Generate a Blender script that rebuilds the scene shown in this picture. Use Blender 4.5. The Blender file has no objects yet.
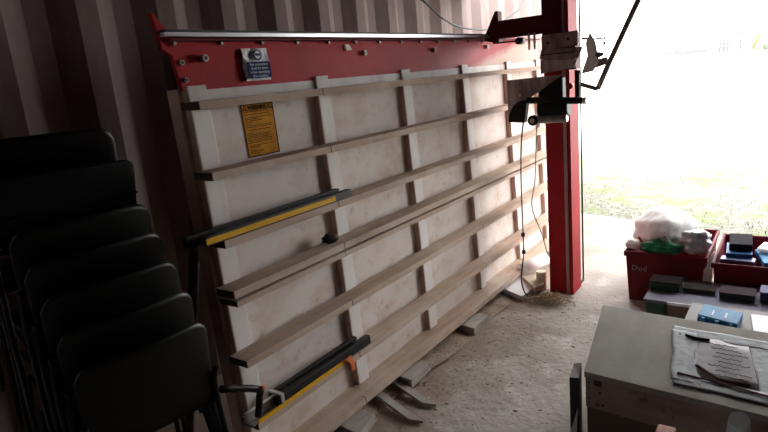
import bpy, bmesh, math, random
from mathutils import Vector, Matrix
random.seed(7)
sc = bpy.context.scene
C = sc.collection

# ---------------------------------------------------------------- camera
HC = 1.51
F_PX = 580.57
yaw, pitch, roll = math.radians(53.904), math.radians(13.241), math.radians(-5.475)
cy, sy, cp, sp = math.cos(yaw), math.sin(yaw), math.cos(pitch), math.sin(pitch)
fw = Vector((sy*cp, cy*cp, -sp)); r0 = Vector((cy, -sy, 0)); up0 = r0.cross(fw)
R = r0*math.cos(roll) + up0*math.sin(roll)
U = -r0*math.sin(roll) + up0*math.cos(roll)
cam_d = bpy.data.cameras.new('camera'); cam = bpy.data.objects.new('camera', cam_d); C.objects.link(cam)
cam_d.sensor_width = 36.0; cam_d.lens = F_PX/768*36.0; cam_d.clip_end = 500; cam_d.clip_start = .05
M = Matrix((( R.x, U.x, -fw.x, 0), (R.y, U.y, -fw.y, 0), (R.z, U.z, -fw.z, HC), (0, 0, 0, 1)))
cam.matrix_world = M
sc.camera = cam

# ---------------------------------------------------------------- world, exposure
w = bpy.data.worlds.new('overcast_sky'); sc.world = w; w.use_nodes = True
bgn = w.node_tree.nodes['Background']
bgn.inputs[0].default_value = (1.0, 0.985, 0.97, 1); bgn.inputs[1].default_value = 10.2
sc.view_settings.view_transform = 'Standard'; sc.view_settings.look = 'None'
sc.view_settings.gamma = 1.0; sc.view_settings.use_curve_mapping = False
sc.view_settings.exposure = 0.0

# ---------------------------------------------------------------- materials
def nn(nt, t, **k):
    n = nt.nodes.new(t)
    for a, b in k.items(): setattr(n, a, b)
    return n
MATS = {}
def mat(name, col, rough=.6, metal=0., col2=None, scale=6., stretch=(1,1,1), lo=.35, hi=.65, bump=0., bscale=40., detail=6., spec=.5,
        col3=None, scale3=2., lo3=.5, hi3=.7, alpha=1., trans=0.):
    if name in MATS: return MATS[name]
    m = bpy.data.materials.new(name); m.use_nodes = True; nt = m.node_tree
    b = nt.nodes['Principled BSDF']
    b.inputs['Base Color'].default_value = (*col, 1); b.inputs['Roughness'].default_value = rough
    b.inputs['Metallic'].default_value = metal; b.inputs['Specular IOR Level'].default_value = spec
    b.inputs['Alpha'].default_value = alpha; b.inputs['Transmission Weight'].default_value = trans
    tc = nn(nt, 'ShaderNodeTexCoord')
    last = None
    def layer(prev, c_b, scl, a, z, st):
        mp = nn(nt, 'ShaderNodeMapping'); mp.inputs['Scale'].default_value = st
        nt.links.new(tc.outputs['Object'], mp.inputs[0])
        no = nn(nt, 'ShaderNodeTexNoise'); no.inputs['Scale'].default_value = scl; no.inputs['Detail'].default_value = detail
        no.inputs['Roughness'].default_value = .62
        nt.links.new(mp.outputs[0], no.inputs['Vector'])
        mr = nn(nt, 'ShaderNodeMapRange'); mr.inputs[1].default_value = a; mr.inputs[2].default_value = z
        nt.links.new(no.outputs[0], mr.inputs[0])
        mx = nn(nt, 'ShaderNodeMix', data_type='RGBA')
        nt.links.new(mr.outputs[0], mx.inputs[0])
        if prev is None: mx.inputs[6].default_value = (*col, 1)
        else: nt.links.new(prev, mx.inputs[6])
        mx.inputs[7].default_value = (*c_b, 1)
        return mx.outputs[2]
    if col2: last = layer(None, col2, scale, lo, hi, stretch)
    if col3: last = layer(last, col3, scale3, lo3, hi3, (1, 1, 1))
    if last: nt.links.new(last, b.inputs['Base Color'])
    if bump:
        no = nn(nt, 'ShaderNodeTexNoise'); no.inputs['Scale'].default_value = bscale; no.inputs['Detail'].default_value = 5
        nt.links.new(tc.outputs['Object'], no.inputs['Vector'])
        bp = nn(nt, 'ShaderNodeBump'); bp.inputs['Strength'].default_value = bump; bp.inputs['Distance'].default_value = .01
        nt.links.new(no.outputs[0], bp.inputs['Height']); nt.links.new(bp.outputs[0], b.inputs['Normal'])
    MATS[name] = m
    return m

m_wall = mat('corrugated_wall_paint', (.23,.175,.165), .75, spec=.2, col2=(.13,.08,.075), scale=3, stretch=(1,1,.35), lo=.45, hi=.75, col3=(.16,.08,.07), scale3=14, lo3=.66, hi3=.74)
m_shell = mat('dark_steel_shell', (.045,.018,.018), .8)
m_floor = mat('dusty_concrete', (.47,.44,.40), .85, spec=.2, col2=(.33,.29,.25), scale=2.6, lo=.42, hi=.68, bump=.6, bscale=28, col3=(.60,.57,.54), scale3=5.5, lo3=.54, hi3=.66)
m_gravel = mat('pale_gravel_yard', (.80,.79,.77), .9, col2=(.68,.67,.64), scale=3, bump=.3, bscale=15)
m_grassg = mat('gravelly_grass', (.085,.09,.068), .95, col2=(.155,.15,.13), scale=16, lo=.42, hi=.56, bump=.8, bscale=20, col3=(.10,.125,.04), scale3=3.2, lo3=.48, hi3=.66)
m_blade = mat('grass_blade', (.15,.18,.06), .9, spec=.1, col2=(.2,.2,.10), scale=3)
m_white = mat('white_faced_board', (.76,.70,.655), .7, spec=.25, col2=(.58,.43,.34), scale=5.5, stretch=(1,1,1.6), lo=.45, hi=.8, col3=(.42,.28,.20), scale3=17, lo3=.58, hi3=.85)
m_upright = mat('white_upright', (.84,.805,.78), .55, spec=.3, col2=(.62,.53,.48), scale=7, stretch=(1,1,.3), lo=.5, hi=.8)
m_edge = mat('raw_upright_edge', (.62,.46,.38), .8, col2=(.46,.32,.26), scale=9)
m_batten = mat('worn_batten_wood', (.58,.45,.36), .8, spec=.2, col2=(.43,.31,.235), scale=4, stretch=(.5,5,5), lo=.38, hi=.68, bump=.15, bscale=60, col3=(.64,.55,.46), scale3=3, lo3=.5, hi3=.7)
m_batend = mat('dark_end_grain', (.10,.065,.045), .9)
m_pale = mat('pale_softwood', (.56,.47,.36), .8, col2=(.42,.33,.24), scale=5, stretch=(1,4,4), bump=.2, bscale=50)
m_grey = mat('weathered_grey_wood', (.46,.43,.39), .85, col2=(.34,.31,.27), scale=6, stretch=(1,4,4))
m_red = mat('red_paint', (.50,.020,.030), .55, spec=.15, col2=(.33,.018,.022), scale=3, lo=.45, hi=.75, col3=(.54,.07,.07), scale3=9, lo3=.6, hi3=.8)
def dusty(name, base, dustcol, ax, ay, az, c, soft, nscale=7, namp=.35):
    m = base.copy(); m.name = name; nt = m.node_tree; b = nt.nodes['Principled BSDF']
    src = b.inputs['Base Color'].links[0].from_socket
    tc = nn(nt,'ShaderNodeTexCoord'); dt = nn(nt,'ShaderNodeVectorMath', operation='DOT_PRODUCT'); dt.inputs[1].default_value = (ax,ay,az)
    nt.links.new(tc.outputs['Object'], dt.inputs[0])
    no = nn(nt,'ShaderNodeTexNoise'); no.inputs['Scale'].default_value = nscale; no.inputs['Detail'].default_value = 5
    nt.links.new(tc.outputs['Object'], no.inputs['Vector'])
    ma = nn(nt,'ShaderNodeMath', operation='MULTIPLY_ADD'); ma.inputs[1].default_value = namp; nt.links.new(no.outputs[0], ma.inputs[0]); nt.links.new(dt.outputs['Value'], ma.inputs[2])
    mr = nn(nt,'ShaderNodeMapRange'); mr.inputs[1].default_value = c; mr.inputs[2].default_value = c+soft; mr.inputs[4].default_value = .85
    nt.links.new(ma.outputs[0], mr.inputs[0])
    mx = nn(nt,'ShaderNodeMix', data_type='RGBA'); nt.links.new(mr.outputs[0], mx.inputs[0]); nt.links.new(src, mx.inputs[6]); mx.inputs[7].default_value = (*dustcol,1)
    nt.links.new(mx.outputs[2], b.inputs['Base Color']); return m
# coordinates are local to the saw's base at x=2.93: dust lies towards the right end and low on the plate
m_redplate = dusty('red_paint_dusted', m_red, (.62,.47,.38), 1.0, 0, -5.5, -7.85, .30)
m_floor = dusty('concrete_with_sawdust_band', m_floor, (.27,.195,.15), 0, 1.0, 0, 1.24, .45, 5, .5)
m_dred = mat('dark_red_paint', (.15,.022,.035), .6, spec=.2, col2=(.10,.016,.026), scale=4)
m_alu = mat('aluminium', (.74,.75,.77), .28, .85)
m_rubber = mat('black_rubber', (.018,.018,.02), .6)
m_steel = mat('dull_steel', (.36,.34,.33), .45, .6, col2=(.22,.19,.17), scale=20)
m_brown = mat('mauve_brown_sheet', (.62,.50,.475), .6, .0, col2=(.25,.18,.17), scale=5, stretch=(1,3,1))
m_blackpl = mat('black_plastic', (.008,.009,.010), .5, spec=.25, col2=(.017,.017,.018), scale=30)
m_chair = mat('black_polypropylene', (.004,.005,.005), .38, spec=.3, bump=.08, bscale=300)
m_chair2 = mat('black_vinyl', (.003,.003,.003), .6, spec=.25, bump=.15, bscale=120)
m_tube = mat('black_tube', (.006,.006,.007), .3, .3)
m_yellow = mat('yellow_strip', (.80,.43,.01), .6, spec=.2)
m_orange = mat('orange_plastic', (.75,.17,.04), .5)
m_cream = mat('cream_plastic', (.90,.80,.64), .5)
m_paper = mat('white_paper', (.78,.78,.80), .5)
m_blue = mat('sign_blue', (.012,.022,.14), .7, spec=.15)
m_signor = mat('warning_orange', (.74,.33,.03), .8, spec=.15, col2=(.52,.22,.03), scale=14)
m_ink = mat('black_ink', (.02,.014,.01), .9, spec=.05)
m_binred = mat('dark_red_plastic', (.20,.012,.018), .6, spec=.2, col2=(.14,.010,.018), scale=4)
m_bag = mat('white_film', (.93,.93,.93), .5, col2=(.86,.87,.88), scale=9, lo=.5, hi=.7, bump=.25, bscale=14)
b_ = m_bag.node_tree.nodes['Principled BSDF']; b_.inputs['Subsurface Weight'].default_value = .8; b_.inputs['Subsurface Radius'].default_value = (.12,.12,.12); b_.inputs['Subsurface Scale'].default_value = 1
m_bagclear = mat('cloudy_clear_film', (.80,.82,.86), .3, col2=(.50,.52,.57), scale=14, lo=.42, hi=.62, bump=.9, bscale=22)
m_green = mat('green_plastic', (.01,.30,.13), .35, bump=.5, bscale=25)
m_dgreen = mat('dark_green_plastic', (.010,.06,.03), .5)
m_navy = mat('navy_plastic', (.02,.035,.14), .4)
m_mblue = mat('mid_blue_plastic', (.012,.11,.36), .5, spec=.2)
m_lblue = mat('sky_blue_plastic', (.03,.22,.50), .6, spec=.2, col2=(.07,.34,.60), scale=14)
m_ply = mat('crate_plywood', (.36,.335,.295), .8, spec=.2, col2=(.28,.26,.225), scale=3, stretch=(1,2,1), bump=.1, bscale=60, col3=(.24,.20,.17), scale3=8, lo3=.66, hi3=.8)
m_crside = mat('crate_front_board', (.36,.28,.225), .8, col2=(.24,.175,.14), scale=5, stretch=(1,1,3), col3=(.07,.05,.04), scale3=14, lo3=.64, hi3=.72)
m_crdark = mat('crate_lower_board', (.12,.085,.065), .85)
m_tape = mat('silver_duct_tape', (.27,.30,.32), .6, .0, spec=.25, col2=(.20,.225,.245), scale=6, bump=.7, bscale=18)
m_lilac = mat('grey_lilac_laminate', (.17,.17,.23), .7, spec=.2, col2=(.12,.12,.165), scale=6)
m_card = mat('brown_board', (.20,.13,.105), .8)
m_dust = mat('sawdust', (.40,.31,.23), .95, col2=(.27,.20,.15), scale=12, bump=.8, bscale=60)
m_straw = mat('pale_shavings', (.62,.50,.33), .8)
m_clear = mat('clear_plastic', (.80,.82,.82), .15, spec=.6, alpha=.45)
m_far = mat('far_grey', (.09,.10,.095), .9)
m_fary = mat('far_yellow', (.16,.11,.035), .9)
m_farg = mat('far_foliage', (.10,.12,.08), .95)
m_cordgrey = mat('grey_cord', (.33,.33,.34), .5)

# ---------------------------------------------------------------- mesh helpers (world coordinates)
def box(bm, x0, x1, y0, y1, z0, z1, T=None):
    P = [(x0,y0,z0),(x1,y0,z0),(x1,y1,z0),(x0,y1,z0),(x0,y0,z1),(x1,y0,z1),(x1,y1,z1),(x0,y1,z1)]
    if T: P = [T(*p) for p in P]
    v = [bm.verts.new(p) for p in P]
    for f in ((3,2,1,0),(4,5,6,7),(0,1,5,4),(1,2,6,5),(2,3,7,6),(3,0,4,7)): bm.faces.new([v[i] for i in f])
def prism(bm, pts, off):
    """closed outline pts (3-D, planar) extruded by the vector off"""
    off = Vector(off); a = [bm.verts.new(p) for p in pts]; b = [bm.verts.new(Vector(p)+off) for p in pts]
    n = len(pts); bm.faces.new(a); bm.faces.new(b[::-1])
    for i in range(n): bm.faces.new((a[i], b[i], b[(i+1) % n], a[(i+1) % n]))
def smooth_path(pts, n=6):
    pts = [Vector(p) for p in pts]
    if len(pts) < 3: return pts
    out = []
    for i in range(len(pts)-1):
        p0 = pts[max(i-1,0)]; p1 = pts[i]; p2 = pts[i+1]; p3 = pts[min(i+2, len(pts)-1)]
        for k in range(n):
            t = k/n
            out.append(.5*((2*p1)+(-p0+p2)*t+(2*p0-5*p1+4*p2-p3)*t*t+(-p0+3*p1-3*p2+p3)*t**3))
    out.append(pts[-1]); return out
def tube(bm, pts, r, seg=10, smooth=0, r2=None):
    pts = smooth_path(pts, smooth) if smooth else [Vector(p) for p in pts]
    rings = []; prev = None
    for i, p in enumerate(pts):
        d = (pts[min(i+1,len(pts)-1)] - pts[max(i-1,0)]).normalized()
        if prev is None:
            a = d.orthogonal().normalized()
        else:
            a = (prev - d*prev.dot(d)).normalized()
        prev = a; b = d.cross(a)
        rr = r if r2 is None else r + (r2-r)*i/(len(pts)-1)
        rings.append([bm.verts.new(p + (a*math.cos(2*math.pi*k/seg) + b*math.sin(2*math.pi*k/seg))*rr) for k in range(seg)])
    for i in range(len(rings)-1):
        for k in range(seg):
            f = bm.faces.new((rings[i][k], rings[i][(k+1)%seg], rings[i+1][(k+1)%seg], rings[i+1][k])); f.smooth = True
    bm.faces.new(rings[0][::-1]); bm.faces.new(rings[-1])
def cyl(bm, a, b, r, seg=20): tube(bm, [a, b], r, seg)
def blob(bm, c, rad, noise=.15, sub=3, seed=0, zmin=None):
    rs = random.Random(seed); ph = [rs.uniform(0,6.28) for _ in range(9)]
    r = bmesh.ops.create_icosphere(bm, subdivisions=sub, radius=1)
    for v in r['verts']:
        p = v.co.copy(); k = 1
        k += noise*(math.sin(4*p.x+ph[0])*math.sin(5*p.y+ph[1])+.6*math.sin(9*p.z+ph[2]+3*p.x)+.5*math.sin(13*p.y+ph[3]+5*p.z)*math.sin(11*p.x+ph[4]))
        q = Vector((p.x*rad[0], p.y*rad[1], p.z*rad[2]))*k + Vector(c)
        if zmin is not None and q.z < zmin: q.z = zmin
        v.co = q
    for v in r['verts']:
        for f in v.link_faces: f.smooth = True
def obj(name, bm, m, parent=None, bevel=0, origin=None, solid=0, subsurf=0):
    me = bpy.data.meshes.new(name)
    bmesh.ops.recalc_face_normals(bm, faces=bm.faces)
    if parent is not None: o_ = WORLD[parent.name]
    elif origin is not None: o_ = Vector(origin)
    else:
        xs = [v.co for v in bm.verts]
        o_ = Vector(((min(v.x for v in xs)+max(v.x for v in xs))/2, (min(v.y for v in xs)+max(v.y for v in xs))/2, min(v.z for v in xs)))
    bmesh.ops.translate(bm, verts=bm.verts, vec=-o_)
    bm.to_mesh(me); bm.free(); me.materials.append(m)
    o = bpy.data.objects.new(name, me); C.objects.link(o)
    if parent is not None: o.parent = parent
    else: o.location = o_
    WORLD[o.name] = o_
    if solid:
        s = o.modifiers.new('thickness', 'SOLIDIFY'); s.thickness = solid; s.offset = 0
    if subsurf:
        s = o.modifiers.new('smooth', 'SUBSURF'); s.levels = subsurf; s.render_levels = subsurf
    if bevel:
        b = o.modifiers.new('bevel', 'BEVEL'); b.width = bevel; b.segments = 2; b.limit_method = 'ANGLE'
    return o
WORLD = {}
def empty(name, loc):
    o = bpy.data.objects.new(name, None); C.objects.link(o); o.location = loc; WORLD[o.name] = Vector(loc); o.empty_display_size = .1
    return o
def tag(o, label, cat, group=None):
    o['label'] = label; o['category'] = cat
    if group: o['group'] = group
    return o
def struct(o): o['kind'] = 'structure'; return o
def B(): return bmesh.new()
def bx(*a, T=None):
    bm = B(); box(bm, *a, T=T); return bm
def text_bm(lines, size, place, align='CENTER', gap=1.15, thick=.0006):
    """text laid out in (u,v), mapped by place(u,v,w) to world"""
    bm = B()
    for i, s in enumerate(lines):
        cu = bpy.data.curves.new('t', 'FONT'); cu.body = s; cu.size = size; cu.align_x = align; cu.extrude = thick
        cu.resolution_u = 2
        o = bpy.data.objects.new('t', cu); C.objects.link(o)
        bpy.context.view_layer.update()
        me = bpy.data.meshes.new_from_object(o.evaluated_get(bpy.context.evaluated_depsgraph_get()))
        n0 = len(bm.verts); bm.from_mesh(me); bm.verts.ensure_lookup_table()
        for v in bm.verts[n0:]: v.co = Vector(place(v.co.x, v.co.y - i*size*gap, v.co.z))
        bpy.data.objects.remove(o); bpy.data.curves.remove(cu); bpy.data.meshes.remove(me)
    return bm

# ================================================================ SETTING
struct(obj('floor', (lambda bm: (prism(bm, [(-1.6,-2.5,0),(4.55,-2.5,0),(5.12,0,0),(5.3,.5,0),(5.72,1.45,0),(6.0,2.7,0),(-1.6,2.7,0)], (0,0,-.12)), bm)[1])(B()), m_floor))
struct(obj('ground', bx(-6, 160, -90, 110, -.2, -.10), m_gravel))
bm = B(); prism(bm, [(4.4,-4,-.015),(9.6,-4,-.015),(9.9,-1,-.015),(9.4,1.2,-.015),(9.9,3.2,-.015),(10.2,6,-.015),(6.0,6,-.015),(6.0,2.7,-.015),(5.73,1.45,-.015),(5.31,.5,-.015),(5.13,0,-.015)], (0,0,-.08))
o = obj('grass_verge', bm, m_grassg); struct(o)
bm = B()
for _ in range(5200):
    x = 5.2 + (random.random()**1.3)*4.2; y = random.uniform(-3, 4.5)
    if x < 5.13 + .42*max(0, y) + .03: continue
    if math.sin(x*3.1+y*2.3)+math.sin(y*4.7-x) < -.2: continue
    h = random.uniform(.0,.022); a = random.uniform(0,6.28); l = random.uniform(-.02,.02); wd=.004
    v = [bm.verts.new((x-wd*math.cos(a), y-wd*math.sin(a), -.018)), bm.verts.new((x+wd*math.cos(a), y+wd*math.sin(a), -.018)), bm.verts.new((x+l, y+l, h))]
    bm.faces.new(v)
g = obj('grass', bm, m_blade); g['label'] = 'sparse low green grass tufts at the edge of the concrete outside'; g['category'] = 'grass'; g['kind'] = 'stuff'

# corrugated side wall: outer flat, slant away, inner flat, slant back
def corrugated(x0, x1, Y, z0, z1, pitch=.3975, flat=.097, slant=.1035, depth=.052, phase=2.610):
    bm = B(); pts = []
    k = math.floor((x0-phase)/pitch); x = phase + k*pitch
    while x < x1:
        pts += [(x, Y), (x+flat, Y), (x+flat+slant, Y+depth), (x+2*flat+slant-.004, Y+depth)]
        x += pitch
    lo = [bm.verts.new((a, b, z0)) for a, b in pts]; hi = [bm.verts.new((a, b, z1)) for a, b in pts]
    lo2 = [bm.verts.new((a, b+.004, z0)) for a, b in pts]; hi2 = [bm.verts.new((a, b+.004, z1)) for a, b in pts]
    for i in range(len(pts)-1):
        bm.faces.new((lo[i], lo[i+1], hi[i+1], hi[i])); bm.faces.new((lo2[i+1], lo2[i], hi2[i], hi2[i+1]))
        bm.faces.new((hi[i], hi[i+1], hi2[i+1], hi2[i])); bm.faces.new((lo[i+1], lo[i], lo2[i], lo2[i+1]))
    return bm
bmw = corrugated(-1.3, 7.7, 2.55, 0, 2.50)
me_w = obj('wall_left', bmw, m_wall); struct(me_w)
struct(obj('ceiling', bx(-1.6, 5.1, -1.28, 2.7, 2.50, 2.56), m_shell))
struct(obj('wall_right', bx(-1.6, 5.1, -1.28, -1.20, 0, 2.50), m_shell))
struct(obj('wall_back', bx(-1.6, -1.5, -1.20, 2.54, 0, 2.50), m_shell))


struct(obj('light_blocking_header', bx(5.02, 5.1, -1.20, 2.54, 2.17, 2.495), m_shell))  # unseen header added over the opening to cut sky light on upper surfaces
# ================================================================ PANEL SAW
TL = math.tan(math.radians(1.914))
def S(x, off, z): return (x, 1.6 + TL*(z-1.51) + off, z)
saw = empty('panel_saw', (2.93, 1.66, 0.0))
tag(saw, 'large vertical panel saw with slatted white bed and red top plate against corrugated wall', 'panel saw')
XL, XR = 1.235, 4.62
obj('back_board', bx(XL+.04, XR, .128, .150, .07, 1.60, T=S), m_white, saw)
# uprights
for i, x in enumerate((1.272, 1.932, 2.606, 3.28, 3.955, 4.53)):
    u = obj('upright', bx(x, x+.080, .0955, .1275, .0965, 1.548, T=S), m_upright, saw, bevel=.003)
    obj('raw_edge', bx(x-.003, x, .097, .1275, .0965, 1.546, T=S), m_edge, u)
obj('end_frame', bx(XL+.02, XL+.037, .13, .19, 0.0, 1.54, T=S), m_edge, saw)
for x in (1.27, 2.9, 4.5):
    bm = B(); box(bm, x, x+.05, .16, .20, 0, 1.66, T=S); tube(bm, [S(x+.025,.18,1.2), S(x+.025,.58,.03)], .02, 8)
    box(bm, x, x+.05, .10, .66, 0, .045, T=S); obj('rear_frame', bm, m_shell, saw)
obj('lit_strip', bx(1.34, 4.60, .108, .128, 1.492, 1.531, T=S), m_upright, saw)  # added whiter board standing in for the brighter light above the top batten
# battens (bottom front edge height, thickness, depth)
KX = 1.854
def batten(z, t, x0=XL, x1=4.60, d=.095, kerf=.022):
    bm = B()
    cuts = [KX, KX+1.33]
    box(bm, x0, x1, kerf, d, z, z+t, T=S)
    e = x0
    for c in cuts:
        if c < x0 or c > x1: continue
        box(bm, e, c-.003, 0, kerf, z, z+t, T=S); e = c+.003
    box(bm, e, x1, 0, kerf, z, z+t, T=S)
    b = obj('batten', bm, m_batten, saw)
    obj('end_grain', bx(x0-.002, x0, .001, d-.001, z+.001, z+t-.001, T=S), m_batend, b)
    return b
for z in (1.467, 1.230, .993, .809, .544, .294): batten(z, .028)
batten(.776, .022, x0=1.24)
batten(.066, .030, x0=.98, d=.127)
# red top plate
bm = B()
out = [(1.262,1.532),(1.245,1.655),(1.212,1.676),(1.205,1.715),(1.197,1.785),(1.204,1.785),(1.262,1.712),(4.62,1.712),(4.62,1.532)]
prism(bm, [S(x,.112,z) for x, z in out], (0,.008,0))
rp = obj('top_plate', bm, m_redplate, saw)
obj('plate_edge', (lambda b: (prism(b, [S(x,.100,z) for x, z in ((1.262,1.532),(1.245,1.655),(1.212,1.676),(1.197,1.785),(1.192,1.785),(1.207,1.671),(1.240,1.650),(1.257,1.532))], (0,.02,0)), b)[1])(B()), m_red, rp)
obj('top_ledge', bx(1.215, 4.62, .060, .112, 1.694, 1.698, T=S), m_dred, rp)
rl = obj('rail', bx(1.192, 3.72, .052, .075, 1.7055, 1.7185, T=S), m_alu, saw)
obj('rail_cover', bx(1.20, 3.72, .055, .11, 1.7185, 1.727, T=S), m_rubber, rl)
for x in (1.259,1.457,1.656,1.855,2.055,2.250,2.445,2.640,2.835,3.03,3.22,3.42,3.62):
    bm = B(); cyl(bm, S(x,.098,1.688), S(x,.114,1.688), .0065, 8); b = obj('rail_bolt', bm, m_steel, rp)
for x, z, r, l in ((1.361,1.637,.013,.03),(1.254+.015,1.625,.009,.02),(1.262+.012,1.568,.009,.02),(2.307,1.639,.012,.02),(2.971,1.643,.012,.02),(3.668,1.651,.012,.02)):
    bm = B(); cyl(bm, S(x,.112-l,z), S(x,.113,z), r, 8)
    n = obj('nut', bm, m_steel, rp)
    bm = B(); cyl(bm, S(x,.110-l,z), S(x,.113-l,z), r*.5, 8); obj('bolt_hole', bm, m_rubber, n)
bm = B(); prism(bm, [S(2.165,.10,1.677), S(2.195,.10,1.677), S(2.215,.10,1.655), S(2.175,.10,1.650)], (0,.012,0)); obj('corner_tab', bm, m_cream, rp)
# eye protection notice
def onp(x0, z0, off):
    return lambda u, v, w: S(x0+u, off-w, z0+v)
bm = B()
rows = 8
vs = [[bm.verts.new(S(1.541+.132*i/8, .100-.004*math.sin(i*1.3+j)-(.008 if i in (1,) and 2<j<6 else 0), 1.668-.119*j/rows)) for i in range(9)] for j in range(rows+1)]
for j in range(rows):
    for i in range(8): bm.faces.new((vs[j][i], vs[j][i+1], vs[j+1][i+1], vs[j+1][i]))
ey = obj('safety_notice', bm, m_paper, saw, solid=.002); ey['label'] = 'white and blue eye protection notice'
obj('blue_panel', bx(1.550, 1.668, .089, .0905, 1.557, 1.618, T=S), m_blue, ey)
bm = B(); cyl(bm, S(1.609,.089,1.643), S(1.609,.0905,1.643), .0205, 24); obj('blue_disc', bm, m_blue, ey)
bm = B(); cyl(bm, S(1.609,.0882,1.643), S(1.609,.0889,1.643), .0150, 24); obj('head_symbol', bm, m_paper, ey)
bm = B(); box(bm, 1.597,1.621,.0870,.0880,1.640,1.648,T=S); obj('goggles', bm, m_blue, ey)
obj('lettering', text_bm(['Eye protection','must be worn','when operating','this machine'], .0155, onp(1.609,1.6035,.0882), gap=.92), m_paper, ey)
# warning sign
wsn = obj('warning_sign', bx(1.515, 1.682, .126, .1275, 1.262, 1.464, T=S), m_signor, saw); wsn['label'] = 'orange warning sign with printed text'
bm = B()
for a in ((1.515,1.682,1.460,1.464),(1.515,1.682,1.262,1.266),(1.515,1.519,1.262,1.464),(1.678,1.682,1.262,1.464),(1.515,1.682,1.440,1.4425)):
    box(bm, a[0], a[1], .1250, .1262, a[2], a[3], T=S)
obj('sign_border', bm, m_ink, wsn)
obj('lettering', text_bm(['WARNING'], .021, onp(1.5985,1.4435,.1252), thick=.0008), m_ink, wsn)
for x in (1.533, 1.664):
    bm = B(); P = [S(x-.011,.1248,1.444),S(x+.011,.1248,1.444),S(x,.1248,1.460)]; prism(bm, P, (0,.0013,0)); t_ = obj('warning_triangle', bm, m_ink, wsn)
    bm = B(); P = [S(x-.006,.1243,1.4465),S(x+.006,.1243,1.4465),S(x,.1243,1.4555)]; prism(bm, P, (0,.0005,0)); obj('triangle_field', bm, m_signor, t_)
bm = B(); z = 1.434; rs = random.Random(5)
while z > 1.272:
    x = 1.527
    while x < 1.66:
        l = rs.uniform(.008,.03); 
        if x+l > 1.67: break
        box(bm, x, x+l, .1252, .1262, z, z+.0022, T=S); x += l+.003
        if rs.random() < .06: break
    z -= .0062 if rs.random() > .18 else .011
obj('small_print', bm, m_ink, wsn)

# vertical red beam at the right end
bm = B(); box(bm, 3.63, 3.646, 1.155, 1.312, 0, 2.45); box(bm, 3.646, 3.80, 1.155, 1.17, 0, 2.45); box(bm, 3.646, 3.80, 1.297, 1.312, 0, 2.45)
beam = obj('beam', bm, m_red, saw)
obj('sleeve', bx(3.612, 3.63, 1.192, 1.311, 1.675, 2.44), m_dred, beam)
obj('guide_strip', bx(3.621, 3.63, 1.178, 1.196, .004, 2.45), mat('pink_grey_strip', (.50,.36,.37), .4, .2), beam)
bm = B(); cyl(bm, (3.858,1.157,.02), (3.858,1.157,2.45), .006, 8); box(bm, 3.80, 3.864, 1.153, 1.161, .02, .035); box(bm, 3.80,3.864,1.153,1.161,2.2,2.215)
obj('guard_rod', bm, m_rubber, beam)
obj('pale_edge_strip', bx(3.80, 3.822, 1.160, 1.170, .03, 2.45), mat('pinkish_plastic', (.72,.52,.47), .5), beam)
# arm joining the beam to the top rail
bm = B(); box(bm, 3.632, 3.70, 1.312, 1.64, 1.690, 1.800); 
obj('arm', bm, m_dred, saw)
bm = B(); prism(bm, [(3.625,1.712,1.69),(3.625,1.60,1.66),(3.625,1.60,1.86),(3.625,1.62,1.86)], (.06,0,0)); obj('gusset', bm, m_dred, saw)
bm = B(); cyl(bm, (3.60,1.46,1.662), (3.66,1.46,1.662), .022, 16); obj('guide_wheel', bm, m_rubber, saw)
for y in (1.39, 1.355):
    bm = B(); cyl(bm, (3.60,y,1.60), (3.60,y,1.70), .007, 8); obj('bolt', bm, m_alu, saw)
bm = B(); tube(bm, [(3.60,1.63,1.665),(3.60,1.48,1.662)], .005, 8); obj('brake_lever', bm, m_rubber, saw)

# saw head
X0 = 3.50
def hp(pts): return [(X0, y, z) for y, z in pts]
bm = B(); prism(bm, hp([(1.270,1.672),(1.060,1.677),(1.062,1.592),(1.274,1.588)]), (.012,0,0))
head = obj('carriage_plate', bm, m_brown, saw)
bm = B(); prism(bm, [(3.485,1.272,1.590),(3.485,1.030,1.583),(3.470,1.052,1.520),(3.470,1.280,1.535)], (.012,0,0)); obj('folded_flange', bm, m_brown, head)
bm = B(); prism(bm, hp([(1.285,1.532),(1.065,1.517),(1.085,1.470),(1.287,1.450)]), (.012,0,0)); obj('lower_flange', bm, m_brown, head)
obj('carriage_block', bx(3.515, 3.62, 1.08, 1.28, 1.46, 1.67), m_dred, head)
for y, z in ((1.235,1.625),(1.115,1.635)):
    bm = B(); cyl(bm, (3.488,y,z), (3.50,y,z), .008, 8); obj('bolt', bm, m_dred, head)
obj('slot', bx(3.467, 3.470, 1.07, 1.27, 1.556, 1.562), m_rubber, head)
bm = B(); prism(bm, [(3.52,y,z) for y, z in ((1.512,1.428),(1.515,1.17),(1.475,1.165),(1.40,1.29),(1.16,1.437))], (.010,0,0)); tri = obj('head_plate', bm, m_brown, saw)
for y, z in ((1.49,1.26),(1.492,1.31),(1.43,1.33)):
    bm = B(); cyl(bm, (3.512,y,z), (3.52,y,z), .006, 8); obj('bolt', bm, m_cream, tri)
bm = B(); cyl(bm, (3.50,1.30,1.245), (3.50,1.115,1.245), .055, 20); mot = obj('motor', bm, m_blackpl, tri, bevel=.008)
bm = B(); cyl(bm, (3.47,1.365,1.300), (3.47,1.025,1.280), .020, 16); obj('handle', bm, m_blackpl, tri)
bm = B(); cyl(bm, (3.47,1.026,1.280), (3.47,1.008,1.279), .021, 16); obj('handle_cap', bm, m_cream, tri)
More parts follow.
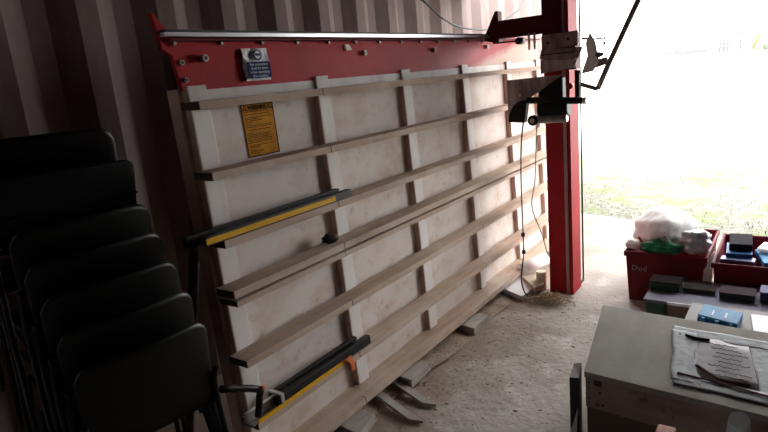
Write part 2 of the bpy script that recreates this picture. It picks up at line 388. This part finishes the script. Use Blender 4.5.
# blade guard: half disc
bm = B(); prism(bm, [(3.46, 1.385, 1.165)]+[(3.46, 1.385+.105*math.cos(a)+.0, 1.172+.13*math.sin(a)) for a in [i*math.pi/2/10 for i in range(11)]]+[(3.46,1.365,1.29)], (.05,0,0)); obj('blade_guard', bm, m_blackpl, tri, bevel=.004)
obj('motor_box', bx(3.53, 3.60, 1.165, 1.32, 1.20, 1.42), m_blackpl, tri, bevel=.01)
bm = B(); cyl(bm, (3.47,1.31,1.18), (3.47,1.12,1.185), .026, 14); obj('dust_tube', bm, m_steel, tri)
bm = B(); cyl(bm, (3.44,1.325,1.178), (3.50,1.325,1.178), .032, 18); k = obj('depth_knob', bm, m_blackpl, tri, bevel=.004)
bm = B(); cyl(bm, (3.436,1.325,1.178), (3.441,1.325,1.178), .015, 14); obj('knob_centre', bm, m_pale, k)
obj('black_post', bx(3.50, 3.52, 1.055, 1.083, 1.290, 1.455), m_rubber, tri)
obj('red_button', (lambda b: (cyl(b, (3.50,1.115,1.365), (3.53,1.115,1.365), .018, 14), b)[1])(B()), mat('bright_red', (.75,.02,.03), .4), tri)
# balance lever and clamp bracket on the right of the head
def X6(y, z, x=3.56): return (x, y, z)
bm = B(); tube(bm, [X6(.700,1.94), X6(.748,1.80), X6(.912,1.461), X6(.968,1.335)], .016, 8); tube(bm, [X6(.968,1.335), X6(1.07,1.372)], .013, 8)
obj('balance_lever', bm, m_steel, head)
bm = B(); prism(bm, [X6(1.06,1.435), X6(.915,1.475), X6(.915,1.515), X6(1.00,1.50)], (.02,0,0)); obj('link_bar', bm, m_brown, head)
bm = B(); prism(bm, [X6(1.056,1.43,3.54), X6(.99,1.44,3.54), X6(.955,1.50,3.54), X6(.975,1.60,3.54), X6(1.005,1.66,3.54), X6(1.03,1.60,3.54), X6(1.02,1.53,3.54)], (.014,0,0)); cb = obj('clamp_bracket', bm, mat('pale_cast_metal', (.85,.82,.80), .5, .0), head)
bm = B(); cyl(bm, X6(1.058,1.630), X6(1.02,1.626), .006, 8); cyl(bm, X6(.99,1.620), X6(.925,1.618), .005, 8); cyl(bm, X6(.925,1.64), X6(.925,1.58), .005, 8); cyl(bm, X6(.925,1.60,3.53), X6(.93,1.52,3.53), .004, 8)
obj('clamp_spindle', bm, m_steel, head)
bm = B(); blob(bm, (3.545,.955,1.53), (.02,.022,.016), .1, 2, 4); obj('wing_nut', bm, mat('violet_grey_metal', (.16,.12,.20), .4, .4), head)
# cords
bm = B(); tube(bm, [(3.50,1.405,1.17),(3.50,1.42,1.08),(3.515,1.44,.90),(3.53,1.45,.64),(3.53,1.45,.42),(3.53,1.45,.30),(3.50,1.45,.22),(3.45,1.44,.11),(3.45,1.40,.02),(3.50,1.33,.008),(3.62,1.33,.008)], .0045, 8, 5)
cd = obj('power_cord', bm, m_rubber, saw)
for z in (.42, .30):
    bm = B(); cyl(bm, (3.53,1.45,z-.012), (3.53,1.45,z+.012), .012, 10); obj('cord_clip', bm, m_rubber, cd)
bm = B(); tube(bm, [(3.49,1.315,1.165),(3.50,1.33,1.0),(3.50,1.345,.79),(3.50,1.37,.62),(3.58,1.34,.42),(3.62,1.315,.25)], .0035, 8, 5)
obj('thin_cord', bm, m_cordgrey, saw)

bm = B(); tube(bm, [(4.0,2.52,2.16),(4.094,2.42,2.068),(4.391,2.4,1.928),(4.739,2.4,1.87),(5.247,2.4,1.868),(5.603,2.4,1.957),(5.997,2.4,2.084),(6.429,2.52,2.20)], .008, 8, 6)
tag(obj('hanging_cable', bm, m_rubber), 'black cable sagging across the corrugated wall above the saw rail', 'cable')

# ================================================================ TOOLS ON THE BATTENS
g1 = empty('edge_guide', S(1.55,.04,1.021))
tag(g1, 'long black and yellow straight-edge guide lying on the third batten of the saw', 'guide rail', 'black and yellow guides on the battens')
ZB = 1.0215
obj('front_bar', bx(1.162, 1.95, .000, .026, ZB, ZB+.034, T=S), m_blackpl, g1, bevel=.002)
obj('yellow_strip', bx(1.160, 1.835, -.003, .000, ZB+.006, ZB+.026, T=S), m_yellow, g1)
obj('rear_bar', bx(1.120, 1.925, .048, .070, ZB, ZB+.040, T=S), m_blackpl, g1, bevel=.002)
obj('web', bx(1.14, 1.93, .026, .048, ZB+.004, ZB+.010, T=S), m_blackpl, g1)
g2 = empty('edge_guide', S(1.6,.04,.322))
tag(g2, 'shorter black guide clamp with silver end and orange catch on the low batten', 'guide rail', 'black and yellow guides on the battens')
ZC = .3225
del g1['group'], g2['group']
obj('front_bar', bx(1.345, 1.945, .000, .026, ZC+.004, ZC+.045, T=S), m_blackpl, g2, bevel=.003)
obj('rear_bar', bx(1.36, 1.905, .048, .068, ZC+.004, ZC+.045, T=S), m_blackpl, g2, bevel=.003)
obj('base', bx(1.21, 1.76, .000, .062, ZC, ZC+.006, T=S), m_steel, g2)
obj('yellow_strip', bx(1.235, 1.755, -.004, .000, ZC-.002, ZC+.014, T=S), m_yellow, g2)
bm = B(); box(bm, 1.215, 1.37, .030, .046, ZC+.006, ZC+.040, T=S); box(bm, 1.36, 1.375, -.004, .07, ZC+.006, ZC+.052, T=S); obj('silver_slide', bm, m_alu, g2)
bm = B(); prism(bm, [S(1.735,-.006,ZC+.02), S(1.78,-.006,ZC+.024), S(1.795,-.006,ZC-.02), S(1.79,-.006,ZC-.05), S(1.768,-.006,ZC-.05), S(1.765,-.006,ZC-.01)], (0,-.010,0)); obj('catch', bm, m_orange, g2, bevel=.002)
bm = B(); tube(bm, [S(1.24,.0,.352), S(1.245,-.02,.43), S(1.235,-.03,.470), S(1.10,-.01,.535)], .013, 10, 4); hd = obj('clamp_handle', bm, m_blackpl, g2)
bm = B(); cyl(bm, S(1.238,-.044,.474), S(1.252,-.046,.474), .008, 10); obj('handle_tip', bm, m_orange, hd)
bm = B(); blob(bm, S(1.83,.06,.858), (.035,.03,.022), .2, 3, 9, zmin=.8375)
tag(obj('shade_lump', bm, mat('dark_brown_lump', (.09,.055,.045), .9)), 'small dark brown lump standing for shade on the fourth batten beside an upright', 'shade lump')  # dark lump put where the upright's shadow falls on the batten

# ================================================================ CHAIRS
def shell(width, prof, corner, curve, N=22, K=34, thick=.006):
    P = smooth_path([(0, a, b) for a, b in prof], 8)
    L = [0]
    for i in range(1, len(P)): L.append(L[-1]+(P[i]-P[i-1]).length)
    def at(s):
        s = max(0, min(L[-1], s))
        for i in range(1, len(L)):
            if L[i] >= s:
                t = (s-L[i-1])/(L[i]-L[i-1]+1e-9); return P[i-1].lerp(P[i], t)
        return P[-1]
    bm = B(); g = []
    for j in range(K+1):
        t = j/K; row = []
        for i in range(N+1):
            s = math.sin((i/N-.5)*math.pi)        # denser near the sides
            x = s*width
            e = max(0, abs(x)-(width-corner))
            d = corner - math.sqrt(max(0, corner*corner-e*e))
            arc = d + (L[-1]-2*d)*t
            p = at(arc)
            k = s*s
            row.append(bm.verts.new((x*(1-.04*t), p.y + curve*k*(1-min(1,t*1.8)), p.z + (.012*k if t > .55 else 0))))
        g.append(row)
    for j in range(K):
        for i in range(N):
            f = bm.faces.new((g[j][i], g[j][i+1], g[j+1][i+1], g[j+1][i])); f.smooth = True
    return bm
def chair(kind):
    t = empty('stacking_chair', (0,0,0)); t['category'] = 'chair'
    if kind == 'plastic':
        bm = shell(.212, [(0,.79),(.018,.72),(.036,.64),(.052,.56),(.075,.49),(.125,.445),(.24,.435),(.36,.447),(.43,.44)], .062, .045)
        obj('seat_shell', bm, m_chair, t, solid=.006)
    else:
        bm = shell(.215, [(0,.79),(.012,.72),(.026,.64),(.036,.575)], .022, .020, thick=.02)
        obj('backrest', bm, m_chair2, t, solid=.022)
        bm = shell(.205, [(.075,.462),(.16,.455),(.30,.455),(.45,.45)], .03, 0)
        obj('seat', bm, m_chair2, t, solid=.03)
    for s in (-1, 1):
        bm = B(); tube(bm, [(s*.214,.045,.60 if kind=='plastic' else .74),(s*.216,.07,.50),(s*.222,.045,.25),(s*.232,-.02,0)], .010, 10, 5); obj('leg', bm, m_tube, t)
        bm = B(); tube(bm, [(s*.214,.085,.50),(s*.213,.13,.432),(s*.215,.36,.428),(s*.222,.405,.38),(s*.232,.44,0)], .010, 10, 5); obj('leg', bm, m_tube, t)
    bm = B(); tube(bm, [(-.214,.16,.425),(.214,.16,.425)], .009, 8); obj('crossbar', bm, m_tube, t)
    return t
def copy_tree(o, parent=None):
    c = o.copy(); C.objects.link(c); c.parent = parent
    for ch in list(o.children): copy_tree(ch, c)
    return c
pa = chair('plastic'); pb = chair('padded')
lab = ['black plastic chair at the very bottom of the stack, nearest the camera',
       'black plastic chair second from the bottom of the stack',
       'black plastic chair third from the bottom of the stack',
       'black plastic chair in the middle of the stack, fourth from bottom',
       'black plastic chair just under the square-cornered chair in the stack',
       'black chair with flat square-cornered back, second from top of stack',
       'black chair with glossy rounded back at the very top of the stack']
tops = [(1.587,.792),(1.636,.894),(1.687,.996),(1.735,1.092),(1.778,1.187),(1.838,1.331),(1.905,1.442)]
for i, (y, z) in enumerate(tops):
    if i == 5: o = pb
    elif i == 0: o = pa
    else: o = copy_tree(pa)
    rz = math.radians(-9 - (2 if i > 4 else 0))
    o.location = ((.893,.892,.891,.889,.886,.866,.880)[i], y-.012, z-.79); o.rotation_euler = (0,0,rz)
    o['label'] = lab[i]; o['category'] = 'chair'; o['group'] = 'stacked black chairs'

# ================================================================ TIMBER BLOCKS AND FLOOR DEBRIS
def block(name, pts, z0, z1, m, label, cat='timber offcut'):
    bm = B(); prism(bm, [(x,y,z1) for x, y in pts], (0,0,z0-z1)); return tag(obj(name, bm, m, bevel=.003), label, cat, None)
block('timber_block', [(1.67,1.46),(1.826,1.49),(1.87,1.78),(1.70,1.78)], .001, .045, m_grey, 'grey timber block under the saw bed nearest the camera')
block('timber_block', [(2.135,1.485),(2.337,1.493),(2.345,1.75),(2.175,1.75)], .012, .055, m_grey, 'pale grey timber block under the middle of the saw bed')
block('timber_block', [(2.815,1.48),(3.021,1.485),(3.05,1.75),(2.85,1.75)], .001, .045, m_grey, 'farther grey timber block under the right half of the saw bed')
def lath(a, b, w, h, tip, label):
    a, b = Vector(a), Vector(b); d = (b-a).normalized(); n = Vector((-d.y, d.x, 0))*w/2
    bm = B(); prism(bm, [a+n, a-n, b-d*tip-n, b+n*.9], (0,0,-h)); return tag(obj('timber_lath', bm, m_grey), label, 'timber offcut')
lath((2.03,1.70,.046),(1.90,1.30,.014),.040,.012,.05,'thin pointed lath sticking out under the saw, second from the left')
lath((2.17,1.70,.046),(2.04,1.31,.014),.040,.012,.05,'thin pointed lath sticking out beside the middle timber block')
bm = B()
for i in range(30):
    a = 2*math.pi*i/30
# low drifts of sawdust along the foot of the saw
for i, (x, y, rx, ry) in enumerate([(2.0,1.62,.45,.10),(2.55,1.60,.45,.12),(3.15,1.58,.35,.10)]):
    blob(bm, (x,y,.0), (rx,ry,.014), .12, 4, i, zmin=.0005)
d = obj('sawdust_drift', bm, m_dust); d['kind'] = 'stuff'; d['label'] = 'low brown drift of sawdust under the foot of the saw'; d['category'] = 'sawdust'
bm = B(); rs = random.Random(11)
for _ in range(1100):
    x = rs.uniform(1.7,3.7); y = 1.52 - abs(rs.gauss(0,.33)); s = rs.uniform(.001,.0045)*(2.2 if rs.random()<.08 else 1)
    if y < .2: continue
    T = lambda a,b,c, x=x,y=y,q=rs.uniform(0,3): (x+a*math.cos(q)-b*math.sin(q), y+a*math.sin(q)+b*math.cos(q), .0005+c)
    box(bm, -s, s, -s*.4, s*.4, 0, s*.5, T=T)
d = obj('wood_chips', bm, mat('pale_chips', (.60,.52,.43), .9, col2=(.38,.30,.23), scale=9, detail=2)); d['kind'] = 'stuff'; d['label'] = 'scattered wood chips and crumbs over the concrete floor before the saw'; d['category'] = 'wood chips'
bm = B(); rs = random.Random(2)
for _ in range(150):
    a = rs.uniform(0,6.28); l = rs.uniform(.03,.08); r = abs(rs.gauss(0,.055)); b = rs.uniform(0,6.28)
    c = Vector((3.47+r*math.cos(b)*.9, 1.27+r*math.sin(b)*1.3, .012+rs.uniform(0,.035)*(1-min(1,r/.13))))
    dd = Vector((math.cos(a), math.sin(a), rs.uniform(-.1,.1)))*l
    tube(bm, [c-dd, c+Vector((0,0,rs.uniform(0,.012))), c+dd], .0022, 5)
d = obj('shavings_pile', bm, m_straw); d['kind'] = 'stuff'; d['label'] = 'tangled heap of pale shavings at the foot of the red beam'; d['category'] = 'shavings'
bm = B(); prism(bm, [(3.40,1.42,.035),(3.62,1.40,.035),(3.80,1.62,.05),(3.50,1.66,.05)], (0,0,-.03)); tag(obj('board_offcut', bm, m_paper), 'pale flat offcut under the far end of the saw bed', 'board offcut')
block('board_offcut', [(3.50,1.37),(3.60,1.34),(3.76,1.46),(3.68,1.53)], .036, .066, m_pale, 'yellowish wood offcut lying on the pale board by the beam')
bm = B(); cyl(bm, (3.66,1.385,.001), (3.66,1.385,.13), .034, 18); tag(obj('paint_tin', bm, m_cream, bevel=.004), 'small cream tin standing behind the foot of the red beam', 'tin')
bm = B(); tube(bm, [(3.74,1.56,.09),(3.98,1.47,.11)], .045, 12); tag(obj('paper_roll', bm, m_bag), 'crumpled white roll lying behind the cream tin', 'roll')
WORLD_ = None

# ================================================================ RED TUBS WITH BAGS
def tub(x0, y0, y1, depth, h, label):
    t = empty('storage_tub', (x0+depth/2, (y0+y1)/2, 0)); tag(t, label, 'storage tub')
    tp = .018; th = .006; bm = B()
    def ring(z, k, inn=0):
        return [(x0+k+inn, y0+k+inn, z), (x0+depth-k-inn, y0+k+inn, z), (x0+depth-k-inn, y1-k-inn, z), (x0+k+inn, y1-k-inn, z)]
    o0 = [bm.verts.new(p) for p in ring(0.001, tp)]; o1 = [bm.verts.new(p) for p in ring(h, 0)]
    i1 = [bm.verts.new(p) for p in ring(h, 0, th)]; i0 = [bm.verts.new(p) for p in ring(.008, tp, th)]
    bm.faces.new(o0); bm.faces.new(i0)
    for A_, B_ in ((o0,o1),(o1,i1),(i1,i0)):
        for k in range(4): bm.faces.new((A_[k], A_[(k+1)%4], B_[(k+1)%4], B_[k]))
    obj('body', bm, m_binred, t, bevel=.003)
    bm = B(); r = .009
    box(bm, x0-r, x0+.001, y0-r, y1+r, h-.028, h+.004); box(bm, x0+depth-.001, x0+depth+r, y0-r, y1+r, h-.028, h+.004)
    box(bm, x0+.001, x0+depth-.001, y0-r, y0+.001, h-.028, h+.004); box(bm, x0+.001, x0+depth-.001, y1-.001, y1+r, h-.028, h+.004)
    obj('rim', bm, m_binred, t, bevel=.003)
    return t
ta = tub(3.66, .392, .835, .62, .325, 'dark red plastic tub full of white and green bags')
obj('lettering', text_bm(['Dod'], .050, lambda u, v, w: (3.665-w-.004*(1-(v+.19)/.3), .800-u, .205+v), align='LEFT', thick=.001), mat('faded_white_paint', (.36,.26,.26), .8), ta)
tb = tub(3.63, -.17, .352, .62, .310, 'dark red plastic tub holding blue tool boxes')
# bags
bm = B(); blob(bm, (3.93,.66,.405), (.19,.18,.135), .09, 4, 1)
tag(obj('white_bag', bm, m_bag), 'bulging white plastic bag at the left of the red tub', 'bag')
bm = B(); blob(bm, (3.735,.645,.345), (.060,.120,.052), .12, 4, 5)
tag(obj('green_bag', bm, m_green), 'bright green plastic bag on the front rim of the red tub', 'bag')
bm = B(); prism(bm, [(3.74,.76,.345),(3.74,.66,.385),(3.73,.62,.435),(3.73,.56,.33),(3.725,.615,.375),(3.73,.69,.365)], (-.012,0,0)); tag(obj('foil_wrapper', bm, mat('grey_foil', (.42,.45,.47), .35, .3), bevel=.004), 'grey crumpled wrapper folded over the green bag', 'wrapper')
bm = B(); blob(bm, (3.76,.805,.345), (.05,.055,.03), .2, 3, 8)
tag(obj('paper_scrap', bm, m_bag), 'crumpled white scrap at the left corner of the red tub', 'paper')
bm = B(); prism(bm, [(3.745,.785,.40),(3.745,.77,.405),(3.745,.735,.355),(3.745,.75,.35)], (-.010,0,0)); tag(obj('red_label', bm, m_orange), 'thin red strip on the side of the white bag', 'strip')
bm = B(); blob(bm, (3.78,.455,.385), (.085,.082,.078), .13, 4, 3)
tag(obj('clear_bag', bm, m_bagclear), 'knotted cloudy clear bag of small items in the red tub', 'bag')
# tag on string
tg = empty('cardboard_tag', (3.64,.372,.18)); tag(tg, 'blank cream luggage tag hanging between the two red tubs', 'tag')
bm = B(); prism(bm, [(3.612,.402,.178),(3.612,.354,.180),(3.615,.352,.272),(3.616,.366,.288),(3.616,.382,.288),(3.615,.396,.272)], (.0018,0,0)); obj('card', bm, m_cream, tg)
bm = B(); tube(bm, [(3.615,.374,.283),(3.62,.372,.32),(3.64,.362,.345),(3.68,.350,.362)], .004, 6, 4); obj('string', bm, m_paper, tg)
# blue boxes in the second tub
def rbox(name, m, x, y, z, dx, dy, dz, ang, label, cat, bev=.004, tilt=0, gr=None):
    ca, sa = math.cos(math.radians(ang)), math.sin(math.radians(ang)); ct, st = math.cos(math.radians(tilt)), math.sin(math.radians(tilt))
    def T(a, b, c):
        c2 = c*ct + a*st; a2 = a*ct - c*st
        return (x+a2*ca-b*sa, y+a2*sa+b*ca, z+c2)
    o = obj(name, bx(-dx/2, dx/2, -dy/2, dy/2, 0, dz, T=T), m, bevel=bev); return tag(o, label, cat, gr), T
b1, T1 = rbox('plastic_box', m_mblue, 3.83, .24, .265, .22, .13, .085, 4, 'mid blue plastic box standing at the left of the second red tub', 'box')
b2, T2 = rbox('tool_case', mat('slate_grey_plastic', (.022,.019,.026), .8, spec=.1), 3.86, .235, .352, .16, .115, .050, 4, 'slate grey case stacked on the mid blue box', 'case', tilt=8)
b3, T3 = rbox('tool_case', m_navy, 3.705, .235, .300, .075, .17, .026, -3, 'narrow navy case lying along the front rim of the right tub', 'case')
b4, T4 = rbox('folded_packet', m_lblue, 3.80, .045, .300, .26, .19, .030, 12, 'pale blue packet lying at the right of the second red tub', 'packet')
b5, T5 = rbox('paper_bundle', m_bag, 3.88, .055, .338, .14, .17, .022, -12, 'white folded bundle on top of the pale blue packet', 'paper')

# ================================================================ BENCH OF BOXES BEFORE THE TUBS
pk = empty('low_shelf', (3.33,.29,0)); tag(pk, 'low grey-lilac shelf board resting on boxes before the red tubs', 'shelf')
bm = B(); prism(bm, [(3.215,.640,.205),(3.60,.640,.205),(3.60,-.20,.205),(3.215,-.20,.205)], (0,0,-.018)); obj('board', bm, m_lilac, pk)
obj('front_edge', bx(3.208,3.2148,-.20,.52,.190,.206), m_paper, pk)
tag(obj('green_crate', bx(3.25,3.56,.535,.632,.001,.186), m_dgreen, bevel=.005), 'dark green crate under the left end of the lilac shelf', 'crate')
tag(obj('brown_box', bx(3.235,3.56,-.18,.525,.001,.186), m_card, bevel=.003), 'plain brown box under the lilac shelf behind the wooden crate', 'box')
def tray(name, m, mtop, x0, x1, y0, y1, z0, z1, label, cat, gr=None):
    t = empty(name, ((x0+x1)/2,(y0+y1)/2,z0)); tag(t, label, cat, gr)
    obj('case', bx(x0,x1,y0,y1,z0,z1-.008), m, t, bevel=.004); obj('lid', bx(x0-.003,x1+.003,y0-.003,y1+.003,z1-.008,z1), mtop, t, bevel=.002); return t
tray('lidded_box', m_dgreen, mat('brownish_lid', (.014,.009,.008), .9, spec=.05), 3.37,3.49,.485,.640,.2055,.256, 'dark green box with brown lid at the left end of the shelf', 'box')
tray('lidded_box', m_rubber, mat('grey_junk_lid', (.05,.037,.035), .9, spec=.05, col2=(.02,.015,.018), scale=30), 3.39,3.48,.315,.470,.2055,.230, 'low black box of small bits in the middle of the shelf', 'box')
tray('lidded_box', mat('blackish_green', (.012,.02,.016), .5), mat('mauve_grey_lid', (.045,.030,.036), .9, spec=.1), 3.35,3.46,.130,.290,.2055,.244, 'black box with pale mauve lid right of the tag', 'box')
tray('lidded_box', m_navy, mat('violet_lid', (.06,.06,.22), .6, spec=.2), 3.37,3.48,-.02,.108,.2055,.262, 'violet blue box at the right edge of the picture', 'box')

# ================================================================ WOODEN CRATE
cr = empty('wooden_crate', (2.15,.1,0)); tag(cr, 'large plywood crate with a note held down by silver tape', 'crate')
P1, P2 = Vector((2.477,.659)), Vector((1.869,.563)); P3, P4 = Vector((1.828,-.02)), Vector((2.430,-.01))
P3 = P2 + (P3-P2)*1.25; P4 = P1 + (P4-P1)*1.15
bm = B(); prism(bm, [(p.x,p.y,.45) for p in (P1,P2,P3,P4)], (0,0,-.022)); obj('lid', bm, m_ply, cr, bevel=.002)
def inset(p, k): c = (P1+P2+P3+P4)/4; return p + (c-p)*k
Q = [inset(p, .012) for p in (P1,P2,P3,P4)]
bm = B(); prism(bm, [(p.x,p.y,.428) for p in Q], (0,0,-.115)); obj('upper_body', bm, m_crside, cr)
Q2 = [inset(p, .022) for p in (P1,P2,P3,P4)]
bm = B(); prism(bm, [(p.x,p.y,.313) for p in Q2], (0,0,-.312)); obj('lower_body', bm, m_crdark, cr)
def CQ(u, v, w=0):
    """u along the front edge from the left corner, v towards the back, metres, on the lid"""
    e1 = (P3-P2).normalized(); e2 = (P1-P2).normalized(); p = P2 + e1*u + e2*v; return (p.x, p.y, .4505+w)
obj('bracket', (lambda b: (prism(b, [(Q[1].x-.001, Q[1].y-.03,.425),(Q[1].x-.0035, Q[1].y-.10,.425),(Q[1].x-.0035, Q[1].y-.10,.400),(Q[1].x-.001, Q[1].y-.03,.404)], (-.002,0,0)), b)[1])(B()), mat('black_iron', (.03,.025,.022), .7), cr)
for (uu, zz, r) in ((.012,.412,.003),(.012,.39,.003),(.012,.35,.003),(.05,.38,.004),(.45,.408,.008),(.06,.335,.005)):
    e1 = (Q[2]-Q[1]).normalized(); p = Q[1]+e1*uu
    bm = B(); cyl(bm, (p.x-.002,p.y,zz), (p.x+.002,p.y,zz), r, 8); obj('nail', bm, m_rubber, cr)
# tape: wrinkled strips around the sheet
def strip(u0, v0, u1, v1, wid, m, name, h=.0012, wr=.0022, fr=60, parent=cr, sol=.0012):
    bm = B(); n = 40; a = Vector((u0,v0)); b = Vector((u1,v1)); d = (b-a).normalized(); nrm = Vector((-d.y, d.x)); g = []
    rs = random.Random(int(u0*1000+v1*100)); ph = rs.uniform(0,6)
    for i in range(n+1):
        t = i/n; row = []
        for j in range(7):
            s = j/6-.5; q = a.lerp(b, t) + nrm*s*(wid*(1+.06*math.sin(9*t+ph)))
            z = h + wr*abs(math.sin(fr*s/6+2.2*math.sin(5*t+ph)+ph))
            row.append(bm.verts.new(CQ(q.x, q.y, z)))
        g.append(row)
    for i in range(n):
        for j in range(6):
            f = bm.faces.new((g[i][j], g[i+1][j], g[i+1][j+1], g[i][j+1])); f.smooth = True
    return obj(name, bm, m, parent, solid=sol)
strip(.325,.085,.325,.48,.085, m_tape, 'tape_strip', wr=.006, fr=70)
strip(.285,.485,.66,.485,.075, m_tape, 'tape_strip', wr=.003)
strip(.575,.09,.575,.47,.085, m_tape, 'tape_strip', wr=.0015)
strip(.285,.095,.66,.095,.07, m_tape, 'tape_strip', wr=.004)
nt_ = strip(.355,.29,.535,.29,.31, mat('note_paper', (.50,.49,.51), .8, spec=.1, bump=.4, bscale=20), 'paper_note', h=.004, wr=.002, fr=14)
bm = B(); rs = random.Random(21)
for k in range(8):
    v = .41 - k*.034; u = .39 + rs.uniform(0,.05); pts = []
    ue = u + rs.uniform(.07,.12); i = 0
    while u < min(ue, .525):
        pts.append(CQ(u, v + rs.uniform(-.006,.006), .0085)); u += .0035; i += 1
    tube(bm, pts, .0011, 4)
obj('handwriting', bm, m_ink, cr)
bm = B(); tube(bm, [CQ(.33,.44,.009), CQ(.37,.425,.010), CQ(.41,.435,.008)], .0055, 6, 4); obj('tape_crease', bm, m_ink, cr)
bm = B(); tube(bm, [CQ(.36,.21,.010), CQ(.40,.165,.011), CQ(.43,.14,.010), CQ(.51,.15,.009)], .005, 6, 4); tube(bm, [CQ(.30,.13,.008), CQ(.43,.12,.008), CQ(.60,.10,.008)], .003, 6, 4); obj('tape_crease', bm, mat('brown_crease', (.14,.08,.06), .8), cr)

# things around the crate
tr = empty('blue_organiser', (2.66,.225,.36)); tag(tr, 'bright sky-blue plastic clip case behind the wooden crate', 'organiser')
ux = Vector((-.145,-.027,0)); 
def TT(a, b, c):  # a: 0..1 along width (-y), b: 0..1 depth (towards camera)
    p0 = Vector((2.764,.297,.40)); p1 = Vector((2.718,.145,.40)); q0 = Vector((2.618,.306,.40))
    p = p0 + (p1-p0)*a + (q0-p0)*b; return (p.x, p.y, .385 + c)
WORLD[tr.name] = Vector(TT(.5,.5,0)); tr.location = WORLD[tr.name]
obj('case', bx(0,1,0,1,-.022,.008, T=TT), m_mblue, tr, bevel=.004)
obj('lid', bx(.0,1,.0,.92,.008,.018, T=TT), m_lblue, tr, bevel=.004)
for a in (.14,.5,.84): obj('latch', bx(a-.05,a+.05,.92,1.03,-.012,.014, T=TT), m_lblue, tr, bevel=.002)
for a in (.33,.66): obj('groove', bx(a-.02,a+.02,.35,.75,.018,.0195, T=TT), m_navy, tr)
tag(obj('support_box', bx(2.52,2.86,-.30,.36,.001,.361), mat('dark_case', (.07,.06,.06), .6), bevel=.004), 'dark box behind the wooden crate holding up the blue case', 'box')
bm = B(); prism(bm, [(2.80,.120,.3635),(2.62,.10,.3635),(2.62,-.10,.3635),(2.80,-.10,.3635)], (0,0,.004)); tag(obj('paper_sheet', bm, m_paper), 'white sheet of paper right of the blue case', 'paper')
# near objects at the bottom edge
tag(obj('dark_carton', bx(1.30,1.79,-.45,.50,.001,.24), m_crdark, bevel=.004), 'dark carton on the floor before the wooden crate', 'carton')
bt = empty('clear_tub', (1.70,.09,.241)); tag(bt, 'upturned clear plastic tub at the bottom right edge', 'plastic tub')
bm = B(); n = 20; r1 = []; r2 = []
for i in range(n):
    a = 2*math.pi*i/n; k = 1+.03*math.cos(5*a)
    r1.append(bm.verts.new((1.70+.042*k*math.cos(a), .088+.048*k*math.sin(a), .242))); r2.append(bm.verts.new((1.735+.024*math.cos(a), .088+.026*math.sin(a), .475+.012*math.cos(a))))
for i in range(n):
    f = bm.faces.new((r1[i], r1[(i+1)%n], r2[(i+1)%n], r2[i])); f.smooth = True
bm.faces.new(r2); obj('body', bm, m_clear, bt, solid=.002)
bm = B(); blob(bm, (1.60,.155,.36), (.05,.035,.135), .02, 3, 6); tag(obj('blue_white_bottle', bm, mat('pale_blue_plastic', (.35,.48,.78), .4)), 'pale blue rounded bottle top at the bottom edge', 'bottle')
tag(obj('orange_box', bx(1.60,1.65,.235,.285,.241,.458), mat('rusty_orange', (.40,.10,.03), .6), bevel=.006), 'rusty orange box tip at the bottom edge of the picture', 'box')
bm = B(); prism(bm, [(1.845,.580,.315),(1.795,.66,.001),(1.85,.60,.001)], (.004,0,0)); tag(obj('paper_board', bm, m_paper), 'white board edge leaning at the near left corner of the crate', 'board')
bm = B(); prism(bm, [(1.862,.580,.425),(1.860,.612,.42),(2.0,.64,.40),(2.0,.612,.41)], (0,0,-.33)); tag(obj('black_case', bm, m_rubber), 'black case between the crate and the white board', 'case')

# ================================================================ FAR YARD
fx = 40
bm = B(); prism(bm, [(30,-40,-.12),(37,-40,1.12),(39.5,-40,1.12),(39.7,-40,-.12)], (0,80,0)); struct(obj('gravel_bank', bm, m_gravel))
hf = empty('hoop_frame', (fx,3.3,-.1)); tag(hf, 'pale hooped frame far off on the horizon', 'frame')
for k in range(6):
    bm = B(); x = fx+k*.5
    tube(bm, [(x,4.1-.05*k,-.1),(x,4.0-.05*k,1.4),(x,3.4-.05*k,2.2),(x,2.9-.05*k,1.4),(x,2.8-.05*k,-.1)], .03, 6, 4); obj('hoop', bm, m_far, hf)
bm = B()
for k in range(6): box(bm, fx+.5, fx+.55, 2.95+k*.2, 3.05+k*.2, -.1, 1.85)
obj('slats', bm, m_far, hf)
bm = B(); tube(bm, [(fx,2.35,1.2),(fx,2.0,2.0)], .09, 8); tube(bm, [(fx,2.1,-.1),(fx,2.15,1.3)], .05, 8); tag(obj('yellow_boom', bm, m_fary), 'slanting yellow boom beside the far hooped frame', 'boom')
for y, w_, h_, z_, lb in ((6.6,.7,.15,1.40,'low dark slab on legs at the far left of the yard'),(5.4,1.6,.18,1.35,'longer flat slab on legs in the far yard')):
    t = empty('far_bench', (fx,y,-.1)); tag(t, lb, 'bench')
    obj('top', bx(fx,fx+.8,y-w_/2,y+w_/2,z_-h_/2,z_+h_/2), m_far, t)
    for s in (-1,1): obj('leg', bx(fx+.3,fx+.36,y+s*w_*.4-.03,y+s*w_*.4+.03,-.1,z_-h_/2), m_gravel, t)
for k, (y, r) in enumerate(((1.65,.24),(1.1,.18),(.45,.28))):
    t = empty('shrub', (fx,y,-.1)); tag(t, ['rounded pale shrub nearest the yellow boom, far off','smallest pale shrub far off, between two others','rounded pale shrub at the far right of the horizon'][k], 'shrub', 'far shrubs')
    bm = B(); blob(bm, (fx,y,1.25), (r,r,r*.8), .25, 3, k+40); obj('foliage', bm, m_farg, t)
    bm = B(); cyl(bm, (fx,y,-.1), (fx,y,1.2), .04, 8); obj('stem', bm, m_gravel, t)
